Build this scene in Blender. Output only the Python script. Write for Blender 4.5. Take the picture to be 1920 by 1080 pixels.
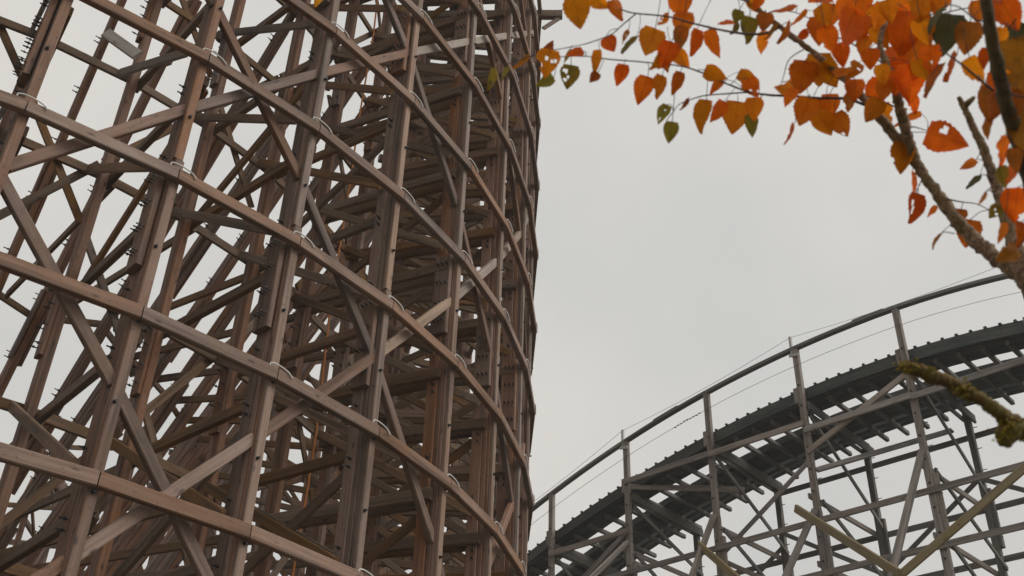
import bpy, math, random
from mathutils import Vector, Matrix, noise

# ------------------------------------------------------------------ scene, camera, light
for o in list(bpy.data.objects):
    bpy.data.objects.remove(o)
sc = bpy.context.scene
col = sc.collection
rnd = random.Random(11)

EYE = 1.6                      # height of the camera above the ground
FPX = 2024.94                  # focal length in pixels of the 1920 px wide photograph
PITCH = 0.597666
ROLL = -0.0332084
cp, sp, cr, sr = math.cos(PITCH), math.sin(PITCH), math.cos(ROLL), math.sin(ROLL)
CAM = Vector((0, 0, EYE))
FWD = Vector((0, cp, sp))
UP0 = Vector((0, -sp, cp))
RI0 = Vector((1, 0, 0))
RIGHT = RI0 * cr - UP0 * sr
UPV = RI0 * sr + UP0 * cr
cam_d = bpy.data.cameras.new('camera')
cam_d.sensor_width = 36.0
cam_d.lens = 36.0 * FPX / 1920.0
cam_d.clip_start = 0.05
cam_d.clip_end = 6000
cam_d.dof.use_dof = True
cam_d.dof.focus_distance = 19.0
cam_d.dof.aperture_fstop = 9.0
cam = bpy.data.objects.new('camera', cam_d)
col.objects.link(cam)
M = Matrix.Identity(4)
for i in range(3):
    M[i][0], M[i][1], M[i][2], M[i][3] = RIGHT[i], UPV[i], -FWD[i], CAM[i]
cam.matrix_world = M
sc.camera = cam

SUN_EL, SUN_AZ = math.radians(42), math.radians(108)
w = bpy.data.worlds.new('World')
sc.world = w
w.use_nodes = True
nt = w.node_tree
for n in list(nt.nodes):
    nt.nodes.remove(n)
wo = nt.nodes.new('ShaderNodeOutputWorld')
bg = nt.nodes.new('ShaderNodeBackground')
bg.inputs['Strength'].default_value = 0.1
sky = nt.nodes.new('ShaderNodeTexSky')
sky.sky_type = 'NISHITA'
sky.sun_disc = False
sky.sun_elevation = SUN_EL
sky.sun_rotation = SUN_AZ
sky.dust_density = 6.0
sky.air_density = 1.0
hs = nt.nodes.new('ShaderNodeHueSaturation')
hs.inputs['Saturation'].default_value = 0.10
nt.links.new(sky.outputs['Color'], hs.inputs['Color'])
tc = nt.nodes.new('ShaderNodeTexCoord')
nz = nt.nodes.new('ShaderNodeTexNoise')
nz.inputs['Scale'].default_value = 3.4
nz.inputs['Detail'].default_value = 4
nz.inputs['Roughness'].default_value = 0.5
nt.links.new(tc.outputs['Generated'], nz.inputs['Vector'])
rp = nt.nodes.new('ShaderNodeValToRGB')
rp.color_ramp.elements[0].position = 0.36
rp.color_ramp.elements[0].color = (0.655, 0.653, 0.634, 1)
rp.color_ramp.elements[1].position = 0.64
rp.color_ramp.elements[1].color = (0.765, 0.740, 0.698, 1)
nt.links.new(nz.outputs['Fac'], rp.inputs['Fac'])
sc10 = nt.nodes.new('ShaderNodeVectorMath')
sc10.operation = 'SCALE'
sc10.inputs['Scale'].default_value = 10.0
nt.links.new(rp.outputs['Color'], sc10.inputs[0])
mx = nt.nodes.new('ShaderNodeMix')
mx.data_type = 'RGBA'
mx.inputs['Factor'].default_value = 0.95       # thick cloud cover over the clear sky
nt.links.new(hs.outputs['Color'], mx.inputs['A'])
nt.links.new(sc10.outputs['Vector'], mx.inputs['B'])
nt.links.new(mx.outputs['Result'], bg.inputs['Color'])
nt.links.new(bg.outputs['Background'], wo.inputs['Surface'])

sun_d = bpy.data.lights.new('sun', 'SUN')
sun_d.energy = 1.5
sun_d.angle = math.radians(30)
sun_d.color = (1.0, 0.96, 0.90)
sun = bpy.data.objects.new('sun', sun_d)
col.objects.link(sun)
sdir = Vector((math.sin(SUN_AZ) * math.cos(SUN_EL), math.cos(SUN_AZ) * math.cos(SUN_EL), math.sin(SUN_EL)))
sun.rotation_euler = sdir.to_track_quat('Z', 'Y').to_euler()
sun.location = (0, -20, 60)

sc.view_settings.view_transform = 'Standard'
sc.view_settings.look = 'None'
sc.view_settings.exposure = 0.0
sc.view_settings.gamma = 1.0
sc.view_settings.use_curve_mapping = False
sc.render.engine = 'CYCLES'


def ray(px, py):
    return FWD + RIGHT * ((px - 960) / FPX) + UPV * ((540 - py) / FPX)


def unproject(px, py, d):
    return CAM + ray(px, py) * d


# ------------------------------------------------------------------ materials
def new_mat(name):
    m = bpy.data.materials.new(name)
    m.use_nodes = True
    t = m.node_tree
    b = t.nodes['Principled BSDF']
    return m, t, b


def math_node(t, op, a, b):
    n = t.nodes.new('ShaderNodeMath')
    n.operation = op
    for i, v in enumerate((a, b)):
        if isinstance(v, (int, float)):
            n.inputs[i].default_value = v
        else:
            t.links.new(v, n.inputs[i])
    return n.outputs[0]


def mix_col(t, fac, a, b, mode='MIX'):
    n = t.nodes.new('ShaderNodeMix')
    n.data_type = 'RGBA'
    n.blend_type = mode
    for key, v in (('Factor', fac), ('A', a), ('B', b)):
        if isinstance(v, (int, float)):
            n.inputs[key].default_value = v
        elif isinstance(v, tuple):
            n.inputs[key].default_value = v + (1,)
        else:
            t.links.new(v, n.inputs[key])
    return n.outputs['Result']


def noise_tex(t, vec, scale, detail=3, rough=0.55):
    n = t.nodes.new('ShaderNodeTexNoise')
    n.inputs['Scale'].default_value = scale
    n.inputs['Detail'].default_value = detail
    n.inputs['Roughness'].default_value = rough
    t.links.new(vec, n.inputs['Vector'])
    return n.outputs['Fac']


def ramp(t, fac, p0, p1):
    n = t.nodes.new('ShaderNodeMapRange')
    n.inputs['From Min'].default_value = p0
    n.inputs['From Max'].default_value = p1
    t.links.new(fac, n.inputs['Value'])
    return n.outputs['Result']


def wood(name, base, pale, dark, tint, tint_amount, rough=0.65):
    """weathered sawn timber, grain along the local X axis"""
    m, t, b = new_mat(name)
    co = t.nodes.new('ShaderNodeTexCoord').outputs['Object']
    oi = t.nodes.new('ShaderNodeObjectInfo')
    off = t.nodes.new('ShaderNodeVectorMath')
    off.operation = 'SCALE'
    off.inputs[0].default_value = (37.0, 53.0, 71.0)
    t.links.new(oi.outputs['Random'], off.inputs['Scale'])
    ad = t.nodes.new('ShaderNodeVectorMath')
    ad.operation = 'ADD'
    t.links.new(co, ad.inputs[0])
    t.links.new(off.outputs[0], ad.inputs[1])

    def stretched(x, y):
        mp = t.nodes.new('ShaderNodeMapping')
        mp.inputs['Scale'].default_value = (x, y, y)
        t.links.new(ad.outputs[0], mp.inputs['Vector'])
        return mp.outputs[0]
    grain = noise_tex(t, stretched(1.3, 34), 1.0, 4, 0.6)
    streak = noise_tex(t, stretched(0.45, 8.5), 1.0, 3, 0.5)
    patch = noise_tex(t, stretched(1.2, 2.2), 1.0, 4, 0.6)
    speck = noise_tex(t, stretched(14, 14), 1.0, 3, 0.7)
    c = mix_col(t, ramp(t, grain, 0.32, 0.72), base, pale)
    c = mix_col(t, math_node(t, 'MULTIPLY', ramp(t, streak, 0.50, 0.72), 0.75), c, dark)
    c = mix_col(t, math_node(t, 'MULTIPLY', ramp(t, patch, 0.46, 0.72), tint_amount), c, tint)
    c = mix_col(t, math_node(t, 'MULTIPLY', ramp(t, speck, 0.60, 0.74), 0.55), c, dark)
    vo = t.nodes.new('ShaderNodeTexVoronoi')
    vo.inputs['Scale'].default_value = 1.0
    t.links.new(stretched(2.4, 6.5), vo.inputs['Vector'])
    knot = math_node(t, 'SUBTRACT', 1.0, ramp(t, vo.outputs['Distance'], 0.07, 0.17))
    c = mix_col(t, math_node(t, 'MULTIPLY', knot, 0.75), c, dark)
    stain = noise_tex(t, stretched(0.9, 1.3), 1.0, 5, 0.65)
    c = mix_col(t, math_node(t, 'MULTIPLY', ramp(t, stain, 0.54, 0.70), 0.45), c, dark)
    # board to board difference
    val = math_node(t, 'ADD', math_node(t, 'MULTIPLY', oi.outputs['Random'], 0.46), 0.76)
    h = t.nodes.new('ShaderNodeHueSaturation')
    t.links.new(c, h.inputs['Color'])
    t.links.new(val, h.inputs['Value'])
    r2 = math_node(t, 'FRACT', math_node(t, 'MULTIPLY', oi.outputs['Random'], 17.3), 0.0)
    t.links.new(math_node(t, 'ADD', math_node(t, 'MULTIPLY', r2, 0.50), 0.66), h.inputs['Saturation'])
    t.links.new(h.outputs['Color'], b.inputs['Base Color'])
    b.inputs['Roughness'].default_value = rough
    b.inputs['Specular IOR Level'].default_value = 0.28
    bp = t.nodes.new('ShaderNodeBump')
    bp.inputs['Strength'].default_value = 0.35
    bp.inputs['Distance'].default_value = 0.01
    t.links.new(grain, bp.inputs['Height'])
    t.links.new(bp.outputs['Normal'], b.inputs['Normal'])
    return m


def plain(name, c, rough=0.6, metal=0.0, var=0.0):
    m, t, b = new_mat(name)
    co = t.nodes.new('ShaderNodeTexCoord').outputs['Object']
    nse = noise_tex(t, co, 23.0, 3, 0.6)
    cc = mix_col(t, nse, tuple(v * (0.75 - var) for v in c), tuple(min(1, v * (1.25 + var)) for v in c))
    t.links.new(cc, b.inputs['Base Color'])
    b.inputs['Roughness'].default_value = rough
    b.inputs['Metallic'].default_value = metal
    return m


W_BROWN = wood('wood_brown', (0.205, 0.105, 0.064), (0.315, 0.190, 0.132), (0.048, 0.033, 0.027), (0.220, 0.096, 0.034), 0.7)
W_LEDGER = wood('wood_ledger', (0.230, 0.128, 0.084), (0.330, 0.218, 0.160), (0.062, 0.044, 0.036), (0.230, 0.112, 0.045), 0.65)
W_MOSS = wood('wood_damp', (0.185, 0.098, 0.048), (0.275, 0.165, 0.088), (0.050, 0.036, 0.026), (0.190, 0.100, 0.020), 0.8)
W_BROWN_SHADED = wood('wood_brown_shaded', (0.150, 0.080, 0.050), (0.235, 0.145, 0.100), (0.042, 0.030, 0.025), (0.160, 0.078, 0.028), 0.7)  # darker brown: shade on the falling braces put into the colour
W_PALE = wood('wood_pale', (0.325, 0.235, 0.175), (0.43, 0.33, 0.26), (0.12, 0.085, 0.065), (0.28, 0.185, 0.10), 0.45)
W_FRONT_LIT = wood('wood_front_lit', (0.255, 0.165, 0.120), (0.350, 0.255, 0.200), (0.080, 0.058, 0.048), (0.235, 0.135, 0.070), 0.5)  # paler tone imitates skylight falling on the outer plank faces
W_NEW = wood('wood_bleached', (0.56, 0.48, 0.41), (0.66, 0.59, 0.52), (0.26, 0.20, 0.16), (0.46, 0.36, 0.27), 0.3)
W_GREY = wood('wood_grey', (0.255, 0.212, 0.182), (0.390, 0.336, 0.296), (0.100, 0.086, 0.076), (0.200, 0.160, 0.110), 0.35)
W_DECK = wood('wood_deck', (0.062, 0.067, 0.061), (0.118, 0.117, 0.104), (0.019, 0.028, 0.027), (0.024, 0.052, 0.046), 0.7)
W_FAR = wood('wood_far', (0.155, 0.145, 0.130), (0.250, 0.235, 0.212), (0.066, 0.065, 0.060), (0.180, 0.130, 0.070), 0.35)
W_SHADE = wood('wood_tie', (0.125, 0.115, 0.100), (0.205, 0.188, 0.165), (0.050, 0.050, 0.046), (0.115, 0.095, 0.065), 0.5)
W_YELLOW = wood('wood_mossy_yellow', (0.300, 0.215, 0.085), (0.40, 0.30, 0.14), (0.14, 0.11, 0.055), (0.320, 0.225, 0.045), 0.8)
STEEL = plain('steel_bolt', (0.045, 0.042, 0.042), 0.5, 0.6)
CABLE = plain('pale_cable', (0.82, 0.80, 0.77), 0.5)
WIRE = plain('wire', (0.10, 0.10, 0.10), 0.5, 0.4)
GALV = plain('galvanised_bracket', (0.42, 0.41, 0.39), 0.5, 0.5)
ROPE = plain('orange_rope', (0.52, 0.19, 0.045), 0.8)

# ------------------------------------------------------------------ mesh helpers
cache = {}


def box_mesh(L, a, b, ch=0.012):
    """chamfered bar along X, width a in Y, height b in Z, centred"""
    key = ('box', round(L, 2), round(a, 3), round(b, 3))
    if key in cache:
        return cache[key]
    c = min(ch, a * 0.16, b * 0.16)
    ha, hb = a / 2, b / 2
    sec = [(-ha + c, -hb), (ha - c, -hb), (ha, -hb + c), (ha, hb - c), (ha - c, hb), (-ha + c, hb), (-ha, hb - c), (-ha, -hb + c)]
    v = [(-L / 2, y, z) for y, z in sec] + [(L / 2, y, z) for y, z in sec]
    f = [(i, i + 8, (i + 1) % 8 + 8, (i + 1) % 8) for i in range(8)]
    f = [tuple(reversed(q)) for q in f]
    f += [tuple(range(8)), tuple(range(15, 7, -1))]
    f = [tuple(reversed(q)) for q in f]
    me = bpy.data.meshes.new('bar')
    me.from_pydata(v, [], f)
    me.update()
    cache[key] = me
    return me


def with_mat(me, mat):
    key = (me.name, mat.name)
    if key in cache:
        return cache[key]
    if not me.materials:
        me.materials.append(mat)
        cache[key] = me
        return me
    if me.materials[0] == mat:
        return me
    m2 = me.copy()
    m2.materials.clear()
    m2.materials.append(mat)
    cache[key] = m2
    return m2


WORLD = {}


def link(name, me, M, parent=None):
    o = bpy.data.objects.new(name, me)
    col.objects.link(o)
    WORLD[o.name] = M
    if parent is not None:
        o.parent = parent
        o.matrix_basis = WORLD[parent.name].inverted() @ M
    else:
        o.matrix_basis = M
    return o


def frame(p0, p1, up):
    x = (p1 - p0).normalized()
    z = (up - x * up.dot(x)).normalized()
    y = z.cross(x)
    c = (p0 + p1) / 2
    return Matrix(((x.x, y.x, z.x, c.x), (x.y, y.y, z.y, c.y), (x.z, y.z, z.z, c.z), (0, 0, 0, 1)))


def beam(name, p0, p1, a, b, up, mat, parent, kind=None):
    L = (p1 - p0).length
    o = link(name, with_mat(box_mesh(L, a, b), mat), frame(p0, p1, up), parent)
    if kind:
        o['kind'] = kind
    return o


def thing(name, loc, label, cat, group=None, kind=None):
    o = bpy.data.objects.new(name, None)
    o.empty_display_size = 0.3
    col.objects.link(o)
    M = Matrix.Translation(loc)
    WORLD[o.name] = M
    o.matrix_basis = M
    o['label'] = label
    o['category'] = cat
    if group:
        o['group'] = group
    return o


def smooth_path(pts, per=6):
    """Catmull-Rom through (Vector, radius) pairs"""
    out = []
    n = len(pts)
    for i in range(n - 1):
        p = [pts[max(i - 1, 0)], pts[i], pts[i + 1], pts[min(i + 2, n - 1)]]
        for s in range(per):
            t = s / per
            f = lambda a, b, c, d: 0.5 * (2 * b + (c - a) * t + (2 * a - 5 * b + 4 * c - d) * t * t + (3 * b - a - 3 * c + d) * t ** 3)
            out.append((f(p[0][0], p[1][0], p[2][0], p[3][0]), p[1][1] * (1 - t) + p[2][1] * t))
    out.append(pts[-1])
    return out


def tube_geo(path, sides=6, rough=0.0, seed=0, V=None, F=None):
    V = [] if V is None else V
    F = [] if F is None else F
    base = len(V)
    n = len(path)
    ref = Vector((0.31, 0.2, 0.93)).normalized()
    for i, (p, r) in enumerate(path):
        d = (path[min(i + 1, n - 1)][0] - path[max(i - 1, 0)][0])
        d = d.normalized() if d.length > 1e-9 else Vector((0, 0, 1))
        u = d.cross(ref)
        if u.length < 1e-3:
            u = d.cross(Vector((1, 0, 0)))
        u.normalize()
        v = d.cross(u)
        for s in range(sides):
            a = 2 * math.pi * s / sides
            rr = r
            if rough:
                q = p + (u * math.cos(a) + v * math.sin(a)) * r
                rr = r * (1 + rough * (noise.noise(q * (0.55 / max(r, 1e-4)) + Vector((seed, 0, 0))) * 1.2 + 0.6 * noise.noise(q * (1.7 / max(r, 1e-4)))))
            V.append(p + (u * math.cos(a) + v * math.sin(a)) * rr)
    for i in range(n - 1):
        for s in range(sides):
            a = base + i * sides + s
            b = base + i * sides + (s + 1) % sides
            F.append((a, b, b + sides, a + sides))
    F.append(tuple(base + s for s in reversed(range(sides))))
    F.append(tuple(base + (n - 1) * sides + s for s in range(sides)))
    return V, F


def mesh_obj(name, V, F, mat, parent, M=None, smooth=True):
    M = M or (WORLD[parent.name] if parent else Matrix.Identity(4))
    inv = M.inverted()
    me = bpy.data.meshes.new(name)
    me.from_pydata([tuple(inv @ Vector(v)) for v in V], [], F)
    me.materials.append(mat)
    if smooth:
        me.polygons.foreach_set('use_smooth', [True] * len(me.polygons))
    me.update()
    return link(name, me, M, parent)


# ------------------------------------------------------------------ ground
gm, gt, gb = new_mat('gravel_ground')
gco = gt.nodes.new('ShaderNodeTexCoord').outputs['Object']
g1 = noise_tex(gt, gco, 0.15, 6, 0.65)
g2 = noise_tex(gt, gco, 30.0, 4, 0.7)
gc = mix_col(gt, ramp(gt, g1, 0.40, 0.62), (0.15, 0.135, 0.11), (0.10, 0.095, 0.06))
gc = mix_col(gt, math_node(gt, 'MULTIPLY', g2, 0.6), gc, (0.08, 0.07, 0.055))
gt.links.new(gc, gb.inputs['Base Color'])
gb.inputs['Roughness'].default_value = 0.95
gme = bpy.data.meshes.new('ground')
N, SZ = 24, 3000.0
gv, gf = [], []
for i in range(N + 1):
    for j in range(N + 1):
        gx, gy = (i / N * 2 - 1), (j / N * 2 - 1)
        gx, gy = SZ * gx * abs(gx), SZ * gy * abs(gy)
        gv.append((gx, gy, -0.35 if (gx * gx + gy * gy) > 1e5 else 0.0))
for i in range(N):
    for j in range(N):
        a = i * (N + 1) + j
        gf.append((a, a + N + 1, a + N + 2, a + 1))
gme.from_pydata(gv, [], gf)
gme.materials.append(gm)
g = link('ground', gme, Matrix.Identity(4))
g['kind'] = 'structure'

# ------------------------------------------------------------------ the big wooden turn
AX, AY = -13.12904, 20.42444        # axis of the turn
TH0, DTH = 0.587036, 0.133701       # first bent in view, angle between bents
R_OUT, R_IN = 13.66, 10.55          # outer face of the ledgers, inner post row
ZA = 10.4943 + EYE                  # height of one ring of ledgers (rings are 2 m apart)


def dirs(k):
    th = TH0 + DTH * k
    e = Vector((math.sin(th), -math.cos(th), 0))
    t = Vector((math.cos(th), math.sin(th), 0))
    return e, t


def P(r, k, z, t_off=0.0):
    e, t = dirs(k)
    q = Vector((AX, AY, 0)) + e * r + t * t_off
    q.z = z
    return q


ZUP = Vector((0, 0, 1))
LEVELS = sorted(ZA + 2.0 * n for n in range(-5, 7))
K0, K1 = -3, 24


def top(k):
    return ZA + 11.9 if k <= 10.5 else ZA + 11.9 - 1.1 * (k - 10.5) if k < 17 else ZA + 4.75 - 0.25 * (k - 17)


tower = thing('coaster_turn', Vector((AX, AY, 0)),
              'tall curved tower of brown timber posts, ledgers and cross braces filling the left half',
              'roller coaster')

# bolts share one mesh per count
def bolt_rows(parent, M, rows, mat=STEEL, length=0.10, rad=0.0095):
    """rows: list of (x, z) on the -Y side of a local frame; joined because each bolt is a few pixels"""
    key = ('bolts', tuple(rows), round(length, 3))
    if key not in cache:
        V, F = [], []
        for (x, y, z) in rows:
            tube_geo([(Vector((x, y, z)), rad), (Vector((x, y - length, z)), rad)], 5, V=V, F=F)
            tube_geo([(Vector((x, y - length * 0.42, z)), rad * 2.1), (Vector((x, y - length * 0.58, z)), rad * 2.1)], 6, V=V, F=F)
        me = bpy.data.meshes.new('bolts')
        me.from_pydata([tuple(v) for v in V], [], F)
        me.materials.append(mat)
        me.update()
        cache[key] = me
    o = link('bolts', cache[key], M, parent)
    o['kind'] = 'stuff'
    return o


def splice_z(k):
    ph = (7.1, 7.1, 7.1, 8.95, 8.95, 9.0)
    a = ph[(k - 1) % 6]
    return a + EYE


def outer_post(k):
    e, t = dirs(k)
    zt = top(k)
    core = beam('post', P(13.300, k, 0), P(13.300, k, zt), 0.138, 0.19, e, W_BROWN, tower)
    beam('plank', P(13.439, k, 0), P(13.439, k, zt - 0.2), 0.125, 0.085, e, W_BROWN, core)
    beam('plank', P(13.5095, k, 0), P(13.5095, k, zt - 0.1), 0.112, 0.050, e, W_BROWN, core)
    # front planks, butt jointed at the splices and stepping sideways
    zs = splice_z(k)
    cuts = [0.0]
    z = zs - 12.0 + 1.6
    while z < zt:
        if z > 0.6:
            cuts.append(z)
        z += 6.0
    cuts.append(zt + 0.05)
    for i in range(len(cuts) - 1):
        off = 0.012 if i % 2 else -0.012
        beam('cover_plank', P(13.569, k, cuts[i] + 0.004, off), P(13.569, k, cuts[i + 1] - 0.004, off), 0.12, 0.066, e, W_BROWN if k < 2 else W_FRONT_LIT, core)  # bents further round get the painted-in lit tone
    # splice blocks with rows of through bolts on the side
    z = zs - 6.0
    while z + 1.5 < zt:
        bl = beam('splice_block', P(13.37, k, z, -0.118), P(13.37, k, z + 1.5, -0.118), 0.085, 0.29, e, W_BROWN, core)
        if -2 <= k <= 9:
            F = frame(P(13.39, k, z, -0.16), P(13.39, k, z + 1.5, -0.16), e)
            yv = Vector((F[0][1], F[1][1], F[2][1]))
            if yv.dot(-t) > 0:
                F = F @ Matrix.Rotation(math.pi, 4, 'X')
            bolt_rows(bl, F, [(x, 0.0, q) for x in (-0.55, -0.2, 0.18, 0.55) for q in (-0.075, 0.0, 0.075)])
        z += 6.0
    if -2 <= k <= 8:
        # bolt heads on the outer face and pairs of bolts on the left side at each ring
        rows = []
        V, F = [], []
        zz = 0.8
        while zz < zt - 0.3:
            c = P(13.60, k, zz, 0.012 if int(zz * 3) % 2 else -0.012)
            tube_geo([(c, 0.024), (c + e * 0.018, 0.024)], 6, V=V, F=F)
            tube_geo([(c + e * 0.022, 0.016), (c + e * 0.05, 0.016)], 5, V=V, F=F)
            zz += 1.02
        for L in LEVELS:
            if L > zt:
                continue
            for dz in (-0.55, -0.43, 0.35):
                for rr in (13.33,):
                    c = P(rr, k, L + dz, -0.065)
                    tube_geo([(c, 0.010), (c - t * 0.10, 0.010)], 5, V=V, F=F)
                    tube_geo([(c - t * 0.03, 0.021), (c - t * 0.05, 0.021)], 6, V=V, F=F)
        o = mesh_obj('bolts', V, F, STEEL, core, smooth=False)
        o['kind'] = 'stuff'
    return core


def inner_post(k):
    e, t = dirs(k)
    zt = top(k)
    core = beam('upright', P(10.53, k, 0, 0.0), P(10.53, k, zt, 0.0), 0.115, 0.13, e, W_BROWN, tower)
    beam('plank', P(10.642, k, 0.0, 0.0), P(10.642, k, zt - 0.3, 0.0), 0.13, 0.09, e, W_BROWN, core)
    zs = splice_z(k) if k > 0 else splice_z(1) - 1.8
    z = zs - 6
    while z + 1.2 < zt:
        bl = beam('splice_block', P(10.585, k, z, -0.098), P(10.585, k, z + 1.2, -0.098), 0.062, 0.19, e, W_BROWN, core)
        if -2 <= k <= 9:
            F = frame(P(10.585, k, z, -0.129), P(10.585, k, z + 1.2, -0.129), e)
            yv = Vector((F[0][1], F[1][1], F[2][1]))
            if yv.dot(-t) > 0:
                F = F @ Matrix.Rotation(math.pi, 4, 'X')
            bolt_rows(bl, F, [(x, 0.0, q) for x in (-0.45, -0.15, 0.18, 0.45) for q in (-0.08, 0.07)])
        z += 6
    return core


LEG = {0: (6.2, .34), 1: (6.35, .30), 2: (6.05, .40), 3: (6.85, .53), 4: (6.45, .55), 5: (6.4, .48), 6: (6.35, .44)}


def leg_r(k, z):
    a, b = LEG.get(k, (6.3, .44))
    drop = 0.0
    if k > 9:
        drop = (ZA + 11.9 - top(k))
    return a + b * (z - EYE + min(drop, 6.0) - 10.0)


def leg_top(k):
    a, b = LEG.get(k, (6.3, .44))
    drop = (ZA + 11.9 - top(k)) if k > 9 else 0
    return min((10.38 - a) / b + 10.0 + EYE - min(drop, 6.0), top(k) - 0.3)


def batter_post(k):
    e, t = dirs(k)
    zt = leg_top(k)
    zb = 0.0
    p0, p1 = P(leg_r(k, zb), k, zb), P(leg_r(k, zt), k, zt)
    d = (p1 - p0).normalized()
    nrm = (e - d * e.dot(d)).normalized()
    core = beam('batter_post', p0, p1, 0.13, 0.15, nrm, W_BROWN, tower)
    beam('plank', p0 + nrm * 0.128, p1 + nrm * 0.128 - d * 0.5, 0.115, 0.10, nrm, W_BROWN, core)
    if -1 <= k <= 9:
        L = (p1 - p0).length
        V, F = [], []
        s = 0.7
        while s < L:
            for q in (-0.02, 0.08):
                c = p0 + d * (s + q) - t * 0.062 - nrm * 0.02
                tube_geo([(c, 0.010), (c - t * 0.11, 0.010)], 5, V=V, F=F)
                tube_geo([(c - t * 0.02, 0.020), (c - t * 0.04, 0.020)], 6, V=V, F=F)
            s += 1.12
        o = mesh_obj('bolts', V, F, STEEL, core, smooth=False)
        o['kind'] = 'stuff'
    s = 2.0 + 1.7 * ((k * 3) % 4) + (100 if k <= 0 else 0)
    L = (p1 - p0).length
    while s + 2 < L:
        a = p0 + d * s + nrm * 0.12
        beam('splice_block', a + t * 0.10 - nrm * 0.06, a + d * 1.5 + t * 0.10 - nrm * 0.06, 0.065, 0.21, nrm, W_BROWN, core)
        beam('splice_block', a + d * 0.1 - t * 0.092 - nrm * 0.06, a + d * 1.4 - t * 0.092 - nrm * 0.06, 0.05, 0.14, nrm, W_BROWN, core)
        s += 6.4
    return core


for k in range(K0, K1 + 1):
    outer_post(k)
    inner_post(k)
    batter_post(k)

# cable loop over each ledger joint (shared shape, local frame: x along the ledger, z up)
cv, cf = tube_geo(smooth_path([(Vector((-0.11, -0.03, -0.02)), 0.0095), (Vector((-0.10, -0.035, 0.022)), 0.0095), (Vector((-0.02, -0.05, 0.034)), 0.010),
                               (Vector((0.10, -0.062, 0.018)), 0.010), (Vector((0.18, -0.066, -0.005)), 0.0095), (Vector((0.235, -0.07, -0.05)), 0.0095)], 4), 5)
cable_me = bpy.data.meshes.new('cable_loop')
cable_me.from_pydata([tuple(v) for v in cv], [], cf)
cable_me.materials.append(CABLE)
cable_me.polygons.foreach_set('use_smooth', [True] * len(cable_me.polygons))

RL = R_OUT - 0.002
for n, z in enumerate(LEVELS):
    for k in range(K0, K1):
        if z > min(top(k), top(k + 1)) + 0.15:
            continue
        if k > 11 and z < ZA - 3:
            continue
        p0, p1 = P(RL, k, z - 0.08), P(RL, k + 1, z - 0.08)
        d = (p1 - p0).normalized()
        e, t = dirs(k + 0.5)
        lg = beam('ledger', p0 + d * 0.004, p1 - d * 0.004, 0.10, 0.165, ZUP, W_LEDGER, tower)
        if -1 <= k <= 8 and n > 0 and rnd.random() < 0.93:
            x, zz = d, ZUP
            y = -e
            jit = rnd.uniform(-0.03, 0.03)
            c = p0 + ZUP * (0.08 + rnd.uniform(-0.01, 0.012)) + d * jit + e * 0.0
            M = Matrix(((x.x, y.x, 0, c.x), (x.y, y.y, 0, c.y), (x.z, y.z, 1, c.z), (0, 0, 0, 1)))
            link('cable', cable_me, M, lg)

# inner ring of ledgers
for n, z in enumerate(LEVELS):
    for k in range(K0, K1):
        if z > min(top(k), top(k + 1)) + 0.15 or (k > 11 and z < ZA - 3):
            continue
        p0, p1 = P(10.38, k, z - 0.08), P(10.38, k + 1, z - 0.08)
        d = (p1 - p0).normalized()
        beam('stringer', p0 + d * 0.004, p1 - d * 0.004, 0.06, 0.15, ZUP, W_MOSS, tower)

# ledgers along the row of batter posts
for k in range(K0, 9):
    for z in (ZA - 0.25, ZA - 4.1, ZA - 6.2):
        p0, p1 = P(leg_r(k, z) - 0.12, k, z), P(leg_r(k + 1, z) - 0.12, k + 1, z)
        beam('stringer', p0, p1, 0.06, 0.13, ZUP, W_MOSS, tower)

# long braces on the outer face: one ring per bay, every third ring, both ways
def braces(name, r, kk, phase_down, phase_up, a, b, mat, slack):
    for k in range(kk[0], kk[1]):
        for j in range(-14, 16):
            for sgn, ph in ((-1, phase_down), (1, phase_up)):
                # height at bent k, dropping (or rising) one ring towards k+1
                za = ZA + 2.0 * (ph + 3 * j + sgn * k)
                zb = za + 2.0 * sgn
                if min(za, zb) < 0.3 or max(za, zb) > min(top(k), top(k + 1)) - 0.1:
                    continue
                rr = r + (0.0 if sgn > 0 else -0.003)
                p0, p1 = P(rr, k, za), P(rr, k + 1, zb)
                d = (p1 - p0).normalized()
                e, t = dirs(k + 0.5)
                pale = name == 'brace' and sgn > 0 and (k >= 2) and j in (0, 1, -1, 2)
                m_ = W_PALE if pale and k >= 3 else (W_BROWN_SHADED if sgn < 0 and name == 'brace' else mat)  # falling braces take the wood with painted shade
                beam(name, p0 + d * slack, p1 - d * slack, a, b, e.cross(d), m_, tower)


# fitted to the photograph: at bent 1 a falling brace lies 0.4 ring above ring a, a rising one 0.5 below it
braces('brace', 13.478, (K0, 15), 1.52, -1.43, 0.095, 0.145, W_BROWN, 0.05)
braces('stay', 10.30, (K0, 12), 0.5, -0.9, 0.045, 0.125, W_MOSS, 0.05)

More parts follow.
